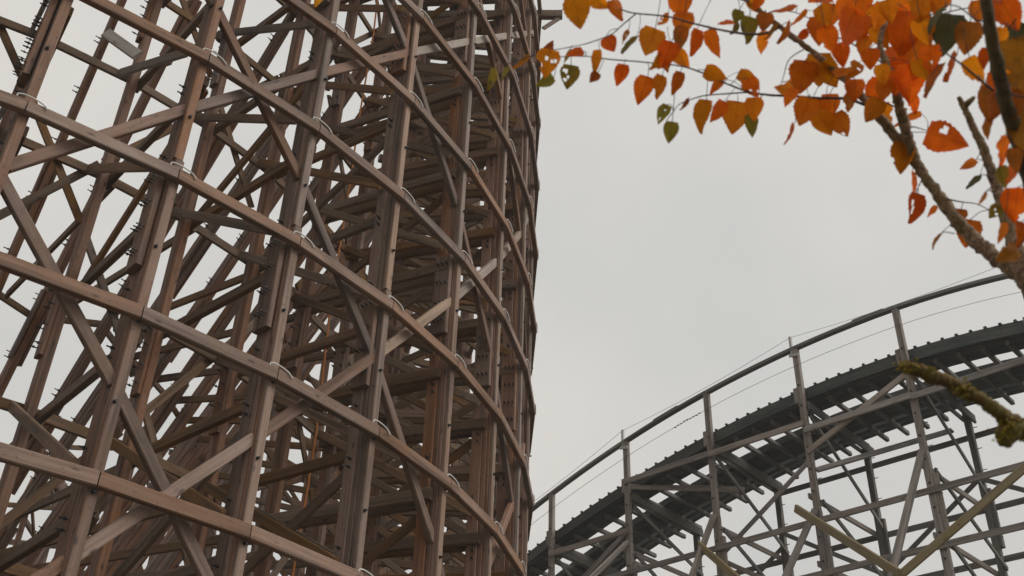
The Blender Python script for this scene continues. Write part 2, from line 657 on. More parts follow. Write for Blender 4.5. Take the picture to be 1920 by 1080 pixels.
# radial members of every bent
for k in range(K0, K1 + 1):
    e, t = dirs(k)
    for n, z in enumerate(LEVELS):
        if z > top(k) + 0.05 or (k > 11 and z < ZA - 3):
            continue
        if (k > 8 or k < -1) and z < ZA - 4.5:
            continue
        for side in ((0.075,) if k == 0 else (0.125,) if k < 4 or k > 7 else (0.125, -0.125)):
            beam('cross_beam', P(10.44, k, z - 0.25, side), P(13.46, k, z - 0.25, side), 0.09, 0.155 if k < 4 else 0.18, ZUP, W_MOSS, tower)
        if z - 2.0 > 0.5:
            p0, p1 = P(10.45, k, z - 0.12, -0.19), P(13.38, k, z - 1.88, -0.19)
            d = (p1 - p0).normalized()
            beam('diagonal', p0, p1, 0.06, 0.14, t.cross(d), W_MOSS, tower)
        lvl = round((z - ZA) / 2)
        if (k in (2, 3, 4) and lvl in (-2, 1)) or (k == 1 and lvl in (-3, 0, 3)) or (k >= 5 and (lvl + k) % 2 == 0):
            p0, p1 = P(13.35, k, z - 0.30, 0.19), P(10.5, k, z - 2.12, 0.19)
            if p1.z > 0.1:
                d = (p1 - p0).normalized()
                beam('diagonal', p0, p1, 0.065, 0.155, t.cross(d), W_MOSS, tower)
        # tie between the batter post and the inner post
        if lvl in (-4, -2, 0, 2) and leg_r(k, z) < 9.9:
            so = 0.10 if k == 0 else 0.19
            p0, p1 = P(leg_r(k, z) - 0.1, k, z - 0.28, so), P(10.6, k, z - 0.28, so)
            if (p1 - p0).length > 0.5 and lvl != 2:
                beam('cross_beam', p0, p1, 0.06, 0.15, ZUP, W_MOSS, tower)

# deck on top of the turn
for k in range(K0, 13):
    for s in range(3):
        kk = k + s / 3.0
        if kk > 12.01:
            continue
        z = top(kk) - 0.07
        beam('tie', P(10.1, kk, z), P(14.25 if (k == 7 and s == 0) else 13.5, kk, z), 0.16, 0.24, ZUP, W_MOSS, tower)
    if k < 12:
        for nm, r, a, b, dz in (('rail', 11.35, 0.30, 0.34, 0.40), ('rail', 12.65, 0.30, 0.34, 0.40), ('walkway_board', 13.30, 0.20, 0.05, 0.25),
                                ('walkway_board', 13.07, 0.20, 0.05, 0.25), ('walkway_board', 10.5, 0.22, 0.05, 0.25)):
            beam(nm, P(r, k, top(k) + dz), P(r, k + 1, top(k + 1) + dz), a, b, ZUP, W_DECK if nm == 'rail' else W_MOSS, tower)
# gusset under the tie ends where the deck overhangs
beam('gusset', P(13.74, 7, top(7) - 0.60, 0.0), P(14.16, 7, top(7) - 0.20, 0.0), 0.05, 0.12, ZUP, W_PALE, tower)

# splice plank bolted across two inner posts, paler than the rest
sp0, sp1 = unproject(199, 62, 14.6), unproject(258, 104, 14.3)
beam('splice_plank', sp0, sp1, 0.05, 0.16, ZUP, W_NEW, tower)['label'] = 'short pale offcut plank'

# ------------------------------------------------------------------ rope hanging inside
rope_pts = []
for i in range(15):
    f_ = i / 14.0
    q = P(10.40 + 0.02 * math.sin(i * 1.7), 5, 21.5 * (1 - f_) + 2.0 * f_, -0.32 + 0.05 * math.sin(i * 0.9))
    rope_pts.append((q, 0.021))
rv, rf = tube_geo(smooth_path(rope_pts, 3), 5)
rope = mesh_obj('rope', rv, rf, ROPE, None, M=Matrix.Translation(rope_pts[-1][0]))
rope['label'] = 'thin orange rope hanging straight down inside the brown timber tower'
rope['category'] = 'rope'

# ------------------------------------------------------------------ the second track, right
PHI = math.radians(44.0)
U = Vector((math.cos(PHI), -math.sin(PHI), 0))        # along the track, to the right and nearer
MV = Vector((math.sin(PHI), math.cos(PHI), 0))        # across the track, away
B0 = Vector((1.48692, 32.0, 0))
LB = 3.0


def T(s, o, z):
    q = B0 + U * s + MV * o
    q.z = z + EYE
    return q


def deck_z(s):
    d = s - 11.3
    return 14.66 - (0.0152 if d < 0 else 0.022) * d * d


hill = thing('coaster_hill', T(8.95, 1.7, -EYE),
             'grey wooden roller coaster track climbing over a hill on trestle bents with a curved handrail, lower right',
             'roller coaster')
IDX = range(-3, 8)


def bent_s(i):
    return 3.0 * i + (0.22 if i > 4 else 0.0)


LEGTOP = {1: 11.55, 2: 11.6, 3: 10.97, 4: 11.7}
LEGLEAN = {1: 1.1, 2: .62, 3: .84, 4: .76, 5: .80}
for i in IDX:
    s = bent_s(i)
    dz = deck_z(s)
    ht = dz + 1.2
    if dz < 3:
        continue
    # near row post, carried up as the handrail post
    mid = LEGTOP.get(i, dz - 3)
    np_ = beam('post', T(s, 0, -EYE), T(s, 0, mid), 0.19, 0.15, MV, W_GREY, hill)
    beam('handrail_post', T(s, 0.0, mid + 0.003), T(s, 0.0, ht - 0.03), 0.165, 0.15, MV, W_GREY, np_)
    for zb in (mid - 0.6, mid - 3.4):
        if zb > 2:
            beam('splice_block', T(s + 0.15, 0.0, zb - 1.5), T(s + 0.15, 0.0, zb), 0.10, 0.14, MV, W_GREY, np_)
    V, F = [], []
    zz = 5.0
    while zz < dz:
        c = T(s + 0.10, -0.02, zz)
        tube_geo([(c, 0.012), (c + U * 0.14, 0.012)], 5, V=V, F=F)
        c = T(s, -0.08, zz + 0.3)
        tube_geo([(c, 0.026), (c - MV * 0.03, 0.026)], 6, V=V, F=F)
        zz += 0.62
    if V:
        o = mesh_obj('bolts', V, F, STEEL, np_, smooth=False)
        o['kind'] = 'stuff'
    if i in (1, 3, 5):
        br = beam('bracket', T(s - 0.10, -0.02, ht - 0.22), T(s - 0.10, -0.02, ht + 0.42), 0.07, 0.09, MV, GALV, np_)
        beam('clamp', T(s - 0.16, -0.10, ht - 0.2), T(s + 0.13, -0.10, ht - 0.26), 0.03, 0.10, ZUP, GALV, np_)
    beam('end_block', T(s - 0.17, 0.10, dz - 0.42), T(s - 0.17, 0.10, dz + 0.03), 0.16, 0.16, MV, W_GREY, np_)
    # far row post
    fz = dz - 0.45
    fp = beam('post', T(s, 3.5, -EYE), T(s, 3.5, fz), 0.17, 0.16, MV, W_FAR, hill)
    for zb in (fz - 2.3,):
        if zb > 3:
            beam('splice_block', T(s + 0.14, 3.5, zb - 1.6), T(s + 0.14, 3.5, zb), 0.10, 0.14, MV, W_FAR, fp)
    V, F = [], []
    zz = 5.0
    while zz < fz:
        c = T(s + 0.09, 3.48, zz)
        tube_geo([(c, 0.012), (c + U * 0.13, 0.012)], 5, V=V, F=F)
        zz += 0.62
    if V:
        o = mesh_obj('bolts', V, F, STEEL, fp, smooth=False)
        o['kind'] = 'stuff'
    # batter leg towards the near side
    if i in LEGTOP:
        z0 = LEGTOP[i] + 0.02
        ln = LEGLEAN[i]
        oo = -ln * (z0 + EYE - 0.4)
        beam('batter_leg', T(s - 0.02, 0.0 - 0.10, z0), T(s - 0.02, max(oo, -8.0) - 0.1, z0 - max(oo, -8.0) / -ln if False else z0 + max(oo, -8.0) / ln), 0.12, 0.15, U, W_GREY, hill)
    # cross head and transverse members
    beam('cross_head', T(s + 0.16, 0.0, dz - 0.62), T(s + 0.16, 3.6, dz - 0.68), 0.07, 0.25, ZUP, W_SHADE, hill)
    beam('cross_head', T(s - 0.12, 0.2, dz - 0.58), T(s - 0.12, 3.55, dz - 0.62), 0.06, 0.14, ZUP, W_FAR, hill)
    zl = [11.40, 9.6, 7.6, 5.6, 3.6]
    zp = dz - 0.9
    flip = False
    for z in zl:
        if z > dz - 1.4:
            continue
        beam('cross_tie', T(s - 0.13, -0.1, z), T(s - 0.13, 3.6, z + 0.06), 0.07, 0.15, ZUP, W_FAR if i < 1 else W_GREY, hill)
        a, b_ = (0.1, 3.5) if not flip else (3.5, 0.1)
        p0, p1 = T(s + 0.125, a, zp), T(s + 0.125, b_, z + 0.15)
        beam('cross_brace', p0, p1, 0.05, 0.13, U.cross((p1 - p0).normalized()), W_FAR, hill)
        zp = z - 0.15

# longitudinal ledgers and braces
for i in IDX:
    if i + 1 not in IDX:
        continue
    s0, s1 = bent_s(i), bent_s(i + 1)
    m = (deck_z(s0) + deck_z(s1)) / 2
    if min(deck_z(s0), deck_z(s1)) < 4:
        continue
    for z in (10.67, 9.32, 7.3, 5.2, 3.1, 1.0):
        if z < min(deck_z(s0), deck_z(s1)) - 0.6:
            beam('ledger', T(s0 + 0.004, -0.125, z), T(s1 - 0.004, -0.125, z), 0.06, 0.16, ZUP, W_GREY, hill)
    zu = {1: 13.45, 2: 13.43, 3: 13.22, 4: 13.17, 5: 13.1, 0: 11.9}.get(i)
    if zu:
        beam('ledger', T(s0 + 0.004, -0.125, zu), T(s1 - 0.004, -0.125, zu), 0.065, 0.17, ZUP, W_GREY, hill)
    for z in (13.5, 11.42, 10.05, 8.0, 6.0, 4.0):
        if z < min(deck_z(s0), deck_z(s1)) - 0.5:
            beam('ledger', T(s0 + 0.004, 3.62, z), T(s1 - 0.004, 3.62, z), 0.06, 0.16, ZUP, W_FAR, hill)
    # near and far face braces
    zz = min(m - 1.9, 12.5)
    up = (i % 2 == 0)
    while zz > 4:
        za, zb = (zz - 1.95, zz) if up else (zz, zz - 1.95)
        if i >= 1 and not (i == 3 and zz > 11.5):
            p0, p1 = T(s0, 0.10, za), T(s1, 0.10, zb)
            if i in (2,) or zz < 9:
                beam('brace', p0, p1, 0.045, 0.13, MV.cross((p1 - p0).normalized()), W_GREY, hill)
        p0, p1 = T(s0, 3.39, zb - 0.3), T(s1, 3.39, za - 0.3)
        beam('brace', p0, p1, 0.045, 0.13, MV.cross((p1 - p0).normalized()), W_FAR, hill)
        zz -= 2.1
        up = not up
# diagonal lacing under the deck, and the two yellow mossy rakers
for p0, p1, mat in ((T(3.0, 0.05, 13.35), T(6.0, 1.6, 12.95), W_GREY), (T(9.0, -0.1, 12.6), T(12.0, 0.1, 14.0), W_GREY), (T(9.1, 0.05, 12.1), T(11.6, 3.3, 13.7), W_GREY),
                    (T(0.1, -0.10, 10.1), T(3.0, -0.10, 11.9), W_GREY)):
    beam('lacing', p0, p1, 0.07, 0.16, MV.cross((p1 - p0).normalized()), mat, hill)
beam('raker', T(8.80, -0.75, 10.86), T(12.2, -3.2, 7.75), 0.09, 0.20, MV.cross(U), W_YELLOW, hill)['label'] = 'yellow mossy raker falling to the right'
beam('raker', T(5.85, -0.72, 10.62), T(9.3, -3.2, 7.55), 0.08, 0.19, MV.cross(U), W_YELLOW, hill)['label'] = 'short yellow mossy raker at the bottom'
beam('raker', T(12.0, -2.95, 7.75), T(16.6, -2.3, 10.58), 0.08, 0.17, MV.cross(U), W_YELLOW, hill)['label'] = 'yellow mossy raker rising to the right'


def swept(name, s0, s1, o, dz, a, b, mat, parent, seg=4):
    """rectangular bar following the track profile"""
    V, F = [], []
    M = Matrix.Translation(T((s0 + s1) / 2, o, deck_z((s0 + s1) / 2) + dz))
    rot = frame(T(s0, o, deck_z(s0)), T(s1, o, deck_z(s1)), ZUP)
    M = Matrix.Translation(M.translation) @ rot.to_3x3().to_4x4()
    for j in range(seg + 1):
        s = s0 + (s1 - s0) * j / seg
        z = deck_z(s) + dz
        for (y, h) in ((-a / 2, -b / 2), (a / 2, -b / 2), (a / 2, b / 2), (-a / 2, b / 2)):
            V.append(T(s, o + y, z + h))
    for j in range(seg):
        for q in range(4):
            A = j * 4 + q
            B_ = j * 4 + (q + 1) % 4
            F.append((A, A + 4, B_ + 4, B_))
    F.append((0, 1, 2, 3))
    n = seg * 4
    F.append((n + 3, n + 2, n + 1, n))
    return mesh_obj(name, V, F, mat, parent, M=M, smooth=False)


for i in IDX:
    if i + 1 not in IDX:
        continue
    s0, s1 = bent_s(i), bent_s(i + 1)
    if deck_z(s0) < 4:
        continue
    s0, s1 = s0 + 0.003, s1 - 0.003
    swept('handrail', s0, s1, 0.0, 1.22, 0.17, 0.085, W_FAR, hill, 5)
    swept('fascia', s0, s1, 0.20, -0.17, 0.06, 0.34, W_DECK, hill)
    swept('fascia', s0, s1, 0.30, -0.22, 0.12, 0.26, W_DECK, hill)
    for o_ in (0.49, 0.72, 0.93):
        swept('walkway_board', s0, s1, o_, -0.31, 0.20, 0.05, W_DECK, hill)
    swept('rail', s0, s1, 1.86, -0.23, 0.18, 0.20, W_DECK, hill)
    for o_ in (2.10, 2.36, 2.62):
        swept('walkway_board', s0, s1, o_, -0.30, 0.242, 0.06, W_DECK, hill)
    swept('rail', s0, s1, 3.0, -0.23, 0.16, 0.20, W_DECK, hill)
    swept('stringer', s0, s1, 3.34, -0.26, 0.16, 0.14, W_DECK, hill)
s = bent_s(-3)
j = 0
while s < bent_s(7):
    if deck_z(s) > 4:
        sl = 0.0
        beam('tie', T(s, 0.37, deck_z(s) - 0.41), T(s, 3.72 + rnd.uniform(-0.06, 0.06), deck_z(s) - 0.41), 0.11, 0.13, ZUP, W_SHADE, hill)
    s += 0.60
s = bent_s(-3)
while s < bent_s(7):
    if deck_z(s) > 4:
        beam('cleat', T(s, 0.14, deck_z(s) + 0.015), T(s, 0.90, deck_z(s) + 0.015), 0.075, 0.06, ZUP, W_DECK, hill)
    s += 0.36
# handrail lap joints
for s in (4.5, 11.2):
    swept('lap_plank', s - 0.4, s + 0.5, 0.0, 1.282, 0.165, 0.035, W_FAR, hill, 2)
# safety wires
for dz_, top_wire in ((0.62, False), (None, True)):
    pts = []
    if top_wire:
        for i in (-1, 1, 3, 5, 7):
            s = bent_s(i)
            pts.append(T(s - 0.1, -0.03, deck_z(s) + 1.60))
        path = []
        for a, b_ in zip(pts[:-1], pts[1:]):
            for q in range(8):
                f_ = q / 8
                path.append((a.lerp(b_, f_) - ZUP * 0.10 * (1 - (2 * f_ - 1) ** 2), 0.006))
        path.append((pts[-1], 0.006))
    else:
        path = []
        s = bent_s(-2)
        while s < bent_s(7):
            path.append((T(s, -0.10, deck_z(s) + 0.62), 0.007))
            s += 0.5
    V, F = tube_geo(path, 4)
    o = mesh_obj('wire', V, F, WIRE, hill)
V, F = [], []
for q in range(9):
    s = 4.9 + q * 0.11
    c = T(s, -0.10, deck_z(s) + 0.62)
    tube_geo([(c - U * 0.04, 0.018), (c + U * 0.03 + ZUP * rnd.uniform(-.03, .03), 0.018)], 5, V=V, F=F)
o = mesh_obj('wire_twist', V, F, WIRE, hill)

# ------------------------------------------------------------------ the autumn tree
def bark(name, a, b, c, moss):
    m, t, bs = new_mat(name)
    co = t.nodes.new('ShaderNodeTexCoord').outputs['Object']
    n1 = noise_tex(t, co, 85, 6, 0.72)
    n2 = noise_tex(t, co, 22, 4, 0.6)
    n3 = noise_tex(t, co, 210, 4, 0.75)
    cc = mix_col(t, ramp(t, n1, 0.42, 0.58), a, b)
    cc = mix_col(t, ramp(t, n3, 0.5, 0.75), cc, c)
    cc = mix_col(t, math_node(t, 'MULTIPLY', ramp(t, n2, 0.5 - 0.25 * moss, 0.62 - 0.12 * moss), moss), cc, (0.135, 0.115, 0.018))
    t.links.new(cc, bs.inputs['Base Color'])
    bs.inputs['Roughness'].default_value = 0.85
    bp = t.nodes.new('ShaderNodeBump')
    bp.inputs['Strength'].default_value = 0.6
    bp.inputs['Distance'].default_value = 0.002
    t.links.new(n1, bp.inputs['Height'])
    t.links.new(bp.outputs['Normal'], bs.inputs['Normal'])
    return m


BARK = bark('bark', (0.110, 0.055, 0.033), (0.40, 0.245, 0.165), (0.58, 0.47, 0.38), 0.5)
BARK_DARK = bark('bark_dark', (0.040, 0.027, 0.020), (0.120, 0.072, 0.042), (0.17, 0.11, 0.06), 0.35)
BARK_MOSS = bark('bark_mossy', (0.095, 0.050, 0.020), (0.19, 0.088, 0.026), (0.07, 0.045, 0.02), 0.7)
TWIG = plain('twig_bark', (0.070, 0.042, 0.034), 0.8)


def leaf_mat(name, c1, c2, c3, seed):
    m, t, bs = new_mat(name)
    co = t.nodes.new('ShaderNodeTexCoord').outputs['Object']
    oi = t.nodes.new('ShaderNodeObjectInfo')
    off = t.nodes.new('ShaderNodeVectorMath')
    off.operation = 'SCALE'
    off.inputs[0].default_value = (13.0, 29.0, 5.0)
    t.links.new(oi.outputs['Random'], off.inputs['Scale'])
    ad = t.nodes.new('ShaderNodeVectorMath')
    ad.operation = 'ADD'
    t.links.new(co, ad.inputs[0])
    t.links.new(off.outputs[0], ad.inputs[1])
    n1 = noise_tex(t, ad.outputs[0], 45, 4, 0.6)
    n2 = noise_tex(t, ad.outputs[0], 130, 3, 0.65)
    cc = mix_col(t, ramp(t, n1, 0.36, 0.66), c1, c2)
    cc = mix_col(t, math_node(t, 'MULTIPLY', ramp(t, n2, 0.54, 0.72), 0.65), cc, c3)
    # midrib and side veins
    sx = t.nodes.new('ShaderNodeSeparateXYZ')
    t.links.new(co, sx.inputs[0])
    ay = math_node(t, 'ABSOLUTE', sx.outputs['Y'], 0.0)
    vein = math_node(t, 'LESS_THAN', ay, 0.0007)
    wv = math_node(t, 'FRACT', math_node(t, 'MULTIPLY', math_node(t, 'SUBTRACT', sx.outputs['X'], math_node(t, 'MULTIPLY', ay, 0.9)), 130.0), 0.0)
    side = math_node(t, 'MULTIPLY', math_node(t, 'LESS_THAN', wv, 0.13), 0.45)
    cc = mix_col(t, math_node(t, 'MAXIMUM', math_node(t, 'MULTIPLY', vein, 0.6), math_node(t, 'MULTIPLY', side, 0.5)), cc, tuple(v * 0.55 for v in c1))
    h = t.nodes.new('ShaderNodeHueSaturation')
    t.links.new(cc, h.inputs['Color'])
    t.links.new(math_node(t, 'ADD', math_node(t, 'MULTIPLY', oi.outputs['Random'], 0.032), 0.484), h.inputs['Hue'])
    r2 = math_node(t, 'FRACT', math_node(t, 'MULTIPLY', oi.outputs['Random'], 9.7), 0.0)
    t.links.new(math_node(t, 'ADD', math_node(t, 'MULTIPLY', r2, 0.46), 0.72), h.inputs['Value'])
    t.links.new(h.outputs['Color'], bs.inputs['Base Color'])
    bs.inputs['Roughness'].default_value = 0.6
    bs.inputs['Specular IOR Level'].default_value = 0.25
    tr = t.nodes.new('ShaderNodeBsdfTranslucent')
    t.links.new(h.outputs['Color'], tr.inputs['Color'])
    ms = t.nodes.new('ShaderNodeMixShader')
    ms.inputs['Fac'].default_value = 0.55
    t.links.new(bs.outputs['BSDF'], ms.inputs[1])
    t.links.new(tr.outputs['BSDF'], ms.inputs[2])
    t.links.new(ms.outputs['Shader'], t.nodes['Material Output'].inputs['Surface'])
    return m


LEAFM = {
    'O': leaf_mat('leaf_orange', (0.82, 0.215, 0.008), (0.76, 0.165, 0.007), (0.52, 0.115, 0.010), 0),
    'R': leaf_mat('leaf_red', (0.76, 0.190, 0.009), (0.68, 0.150, 0.008), (0.42, 0.095, 0.013), 1),
    'B': leaf_mat('leaf_brown', (0.48, 0.150, 0.014), (0.30, 0.115, 0.016), (0.17, 0.080, 0.02), 2),
    'G': leaf_mat('leaf_olive', (0.21, 0.18, 0.028), (0.30, 0.20, 0.022), (0.27, 0.12, 0.02), 3),
    'Y': leaf_mat('leaf_yellow', (0.82, 0.245, 0.009), (0.76, 0.185, 0.008), (0.52, 0.14, 0.012), 4),
    'L': leaf_mat('leaf_bright_yellow', (0.86, 0.46, 0.02), (0.82, 0.38, 0.015), (0.6, 0.3, 0.03), 6),
    'D': leaf_mat('leaf_dark_green', (0.075, 0.085, 0.035), (0.115, 0.095, 0.030), (0.06, 0.06, 0.03), 5),
}

base_pt = unproject(2080, 1000, 1.75)
tree = thing('autumn_tree', Vector((base_pt.x, base_pt.y, 0)),
             'young tree with orange and olive autumn leaves reaching in at the upper right', 'tree')


def bpath(pts):
    """(px, py, depth, width_px) -> world path"""
    return [(unproject(x, y, d), wd * d / FPX / 2) for x, y, d, wd in pts]


samples = []           # (Vector) points along twigs, for the leaf stalks


def branch(name, pts, mat, parent, per=7, sides=8, rough=0.12, tips=True, extra=None):
    path = smooth_path((extra or []) + bpath(pts), per)
    V, F = tube_geo(path, sides, rough, seed=len(samples))
    M = Matrix.Translation(path[0][0])
    o = mesh_obj(name, V, F, mat, parent, M=M)
    if tips:
        samples.extend(p for p, r in path)
    return o


trunk = branch('trunk', [(2080, 1000, 1.75, 62), (2005, 790, 1.75, 58), (1995, 600, 1.74, 48), (1962, 440, 1.64, 38), (1920, 300, 1.55, 31), (1886, 190, 1.50, 27), (1866, 105, 1.47, 24), (1849, 5, 1.44, 21), (1838, -140, 1.42, 17)],
               BARK_DARK, tree, rough=0.22, sides=10, extra=[(Vector((base_pt.x, base_pt.y, -0.05)), 0.045), (Vector((base_pt.x, base_pt.y, 0.9)), 0.034)])
b1 = branch('branch', [(1975, 570, 1.80, 52), (1915, 515, 1.86, 35), (1852, 472, 1.90, 28), (1795, 415, 1.92, 26), (1750, 352, 1.94, 21), (1702, 285, 1.95, 20), (1640, 208, 1.96, 16), (1585, 150, 1.98, 15), (1525, 98, 2.0, 12), (1462, 50, 2.02, 10), (1405, 2, 2.04, 8), (1360, -50, 2.05, 6)], BARK, tree, rough=0.38, sides=10, per=12)
b2 = branch('branch', [(1712, 298, 1.95, 24), (1696, 235, 1.93, 22), (1682, 180, 1.92, 18), (1664, 125, 1.92, 15), (1650, 85, 1.93, 11), (1660, 40, 1.94, 9), (1670, 5, 1.95, 8), (1690, -50, 1.95, 6)], BARK, tree, rough=0.36, sides=9, per=12)
b3 = branch('branch', [(1965, 590, 1.75, 40), (1915, 500, 1.76, 34), (1893, 430, 1.78, 25), (1868, 350, 1.8, 20), (1846, 285, 1.8, 17), (1822, 232, 1.81, 14), (1806, 198, 1.82, 12), (1797, 181, 1.82, 7)], BARK, tree, rough=0.26, sides=9, per=12)
branch('branch', [(1808, 203, 1.82, 12), (1816, 192, 1.81, 12), (1827, 182, 1.81, 7)], BARK, tree, per=3)
b4 = branch('branch', [(2060, 900, 1.70, 40), (1985, 838, 1.6, 36), (1925, 812, 1.55, 34), (1893, 790, 1.55, 33), (1868, 770, 1.54, 27), (1838, 748, 1.54, 24), (1812, 736, 1.54, 27), (1795, 724, 1.54, 23), (1768, 711, 1.53, 24), (1746, 706, 1.53, 27), (1722, 694, 1.53, 24), (1702, 692, 1.53, 21), (1688, 685, 1.53, 9)], BARK_MOSS, tree, rough=0.34, sides=12, tips=False, per=10)
b4['label'] = 'mossy broken branch stub'
branch('branch', [(1905, 790, 1.55, 34), (1893, 812, 1.54, 42), (1882, 824, 1.53, 30), (1896, 836, 1.53, 8)], BARK_MOSS, tree, per=4, rough=0.3, tips=False)
# moss tufts on the stub
V, F = [], []
for q in range(420):
    f_ = rnd.random()
    cl = rnd.choice([(1700, 688, 24, 12), (1712, 690, 30, 13), (1740, 700, 26, 13), (1800, 728, 22, 16), (1812, 734, 20, 15), (1885, 800, 22, 26), (1895, 815, 26, 22), (1880, 815, 18, 18), (1905, 800, 20, 24)])
    x, y = cl[0] + rnd.gauss(0, cl[2] * 0.45), cl[1] + rnd.gauss(0, cl[3] * 0.5)
    c = unproject(x, y, 1.535 + rnd.uniform(-0.016, 0.012))
    r = rnd.uniform(0.0018, 0.0038)
    q0 = Vector((rnd.gauss(0, 1), rnd.gauss(0, 1), rnd.gauss(0, 1))).normalized()
    q1 = q0.orthogonal().normalized()
    q2 = q0.cross(q1)
    n0 = len(V)
    V += [c + q1 * r, c - q1 * r * .5 + q2 * r * .85, c - q1 * r * .5 - q2 * r * .85, c + q0 * r * 1.6]
    F += [(n0, n0 + 1, n0 + 2), (n0, n0 + 1, n0 + 3), (n0 + 1, n0 + 2, n0 + 3), (n0 + 2, n0, n0 + 3)]
MOSS = plain('moss', (0.19, 0.135, 0.012), 0.95, var=0.2)
mo = mesh_obj('moss', V, F, MOSS, b4, smooth=False)
mo['kind'] = 'stuff'

TW = [
    [(1640, 205, 8), (1590, 186, 7), (1540, 184, 6), (1480, 180, 6), (1440, 178, 5), (1400, 171, 5), (1350, 152, 4), (1310, 134, 4), (1270, 123, 3.5), (1200, 116, 3), (1140, 111, 3), (1105, 106, 2.5), (1060, 106, 2.2), (1035, 110, 2)],
    [(1462, 50, 6), (1440, 62, 6), (1400, 64, 6), (1350, 56, 5), (1300, 44, 4.5), (1250, 31, 4), (1190, 25, 3.5), (1165, 18, 3), (1140, 8, 2.6), (1110, -10, 2)],
    [(1192, 26, 3.2), (1168, 46, 3), (1147, 64, 2.8), (1120, 75, 2.4), (1095, 83, 2.2), (1055, 91, 2), (1020, 97, 2), (975, 112, 1.8), (945, 122, 1.6)],
    [(1405, 173, 4), (1360, 176, 3.4), (1317, 180, 3), (1289, 189, 2.6), (1272, 197, 2.4), (1262, 210, 2.0), (1250, 226, 1.6)],
    [(1664, 125, 5), (1640, 108, 4.4), (1594, 80, 3.2), (1570, 70, 2.4)],
    [(1668, 6, 5), (1690, 20, 4.5), (1720, 42, 4), (1745, 28, 3.5), (1775, 18, 3)],
    [(1668, 8, 5), (1655, 42, 4), (1638, 58, 3.4), (1600, 66, 2.6)],
    [(1776, 373, 4), (1806, 379, 3), (1830, 382, 2.6), (1856, 394, 2.2)],
    [(1765, 377, 3.4), (1755, 388, 2.6), (1747, 390, 2)],
    [(1728, 338, 3.4), (1720, 355, 2.6), (1714, 372, 2)],
    [(1862, 170, 7), (1830, 143, 6), (1794, 114, 4.5), (1762, 92, 3.5)],
    [(1790, 438, 2.6), (1768, 436, 2.2), (1757, 452, 1.6)],
    [(1508, 92, 3), (1480, 111, 2.5), (1470, 140, 2), (1464, 160, 1.5)],
    [(1530, 45, 4), (1548, 32, 3.5), (1575, 18, 3), (1600, 2, 2.6)],
    [(1440, 24, 3), (1470, 20, 2.4), (1505, 28, 2), (1530, 44, 2)],
    [(1850, 40, 5), (1828, 36, 4), (1800, 14, 3), (1775, 8, 2.4)],
    [(1862, 86, 4), (1885, 62, 3.4), (1905, 35, 3)],
    [(1880, 160, 5), (1900, 178, 4.4), (1925, 182, 4)],
    [(1690, 50, 4), (1735, 36, 3), (1780, 22, 3), (1830, 12, 2)],
    [(1700, 240, 3.6), (1712, 238, 3), (1722, 240, 2.4), (1742, 246, 1.8)],
    [(1860, 325, 3), (1848, 305, 2.2), (1832, 298, 1.6)],
    [(1862, 345, 3), (1848, 328, 2.2), (1838, 328, 1.6)],
    [(1872, 372, 3), (1856, 357, 2.2), (1847, 362, 1.6)],
    [(1400, 2, 4), (1350, -10, 3.4), (1290, -12, 3), (1240, -15, 2.6)],
    [(1585, 150, 3.4), (1560, 130, 3), (1545, 112, 2.6), (1525, 108, 2)],
    [(1690, 205, 4), (1668, 196, 3.4), (1640, 184, 3), (1612, 178, 2.4)],
]
for tw in TW:
    d = 1.98 + rnd.uniform(-0.06, 0.10)
    if tw[0][0] > 1780:
        d = 1.74 + rnd.uniform(-0.05, 0.05)
    if tw[0][0] > 1845 and tw[0][1] < 200:
        d = 1.5
    n = len(tw)
    d0 = {0: d}
    branch('twig', [(x, y, d + 0.035 * math.sin(i * 1.3 + x), max(wd * 0.85, 1.5)) for i, (x, y, wd) in enumerate(tw)], TWIG, tree, per=5, sides=5, rough=0.25)

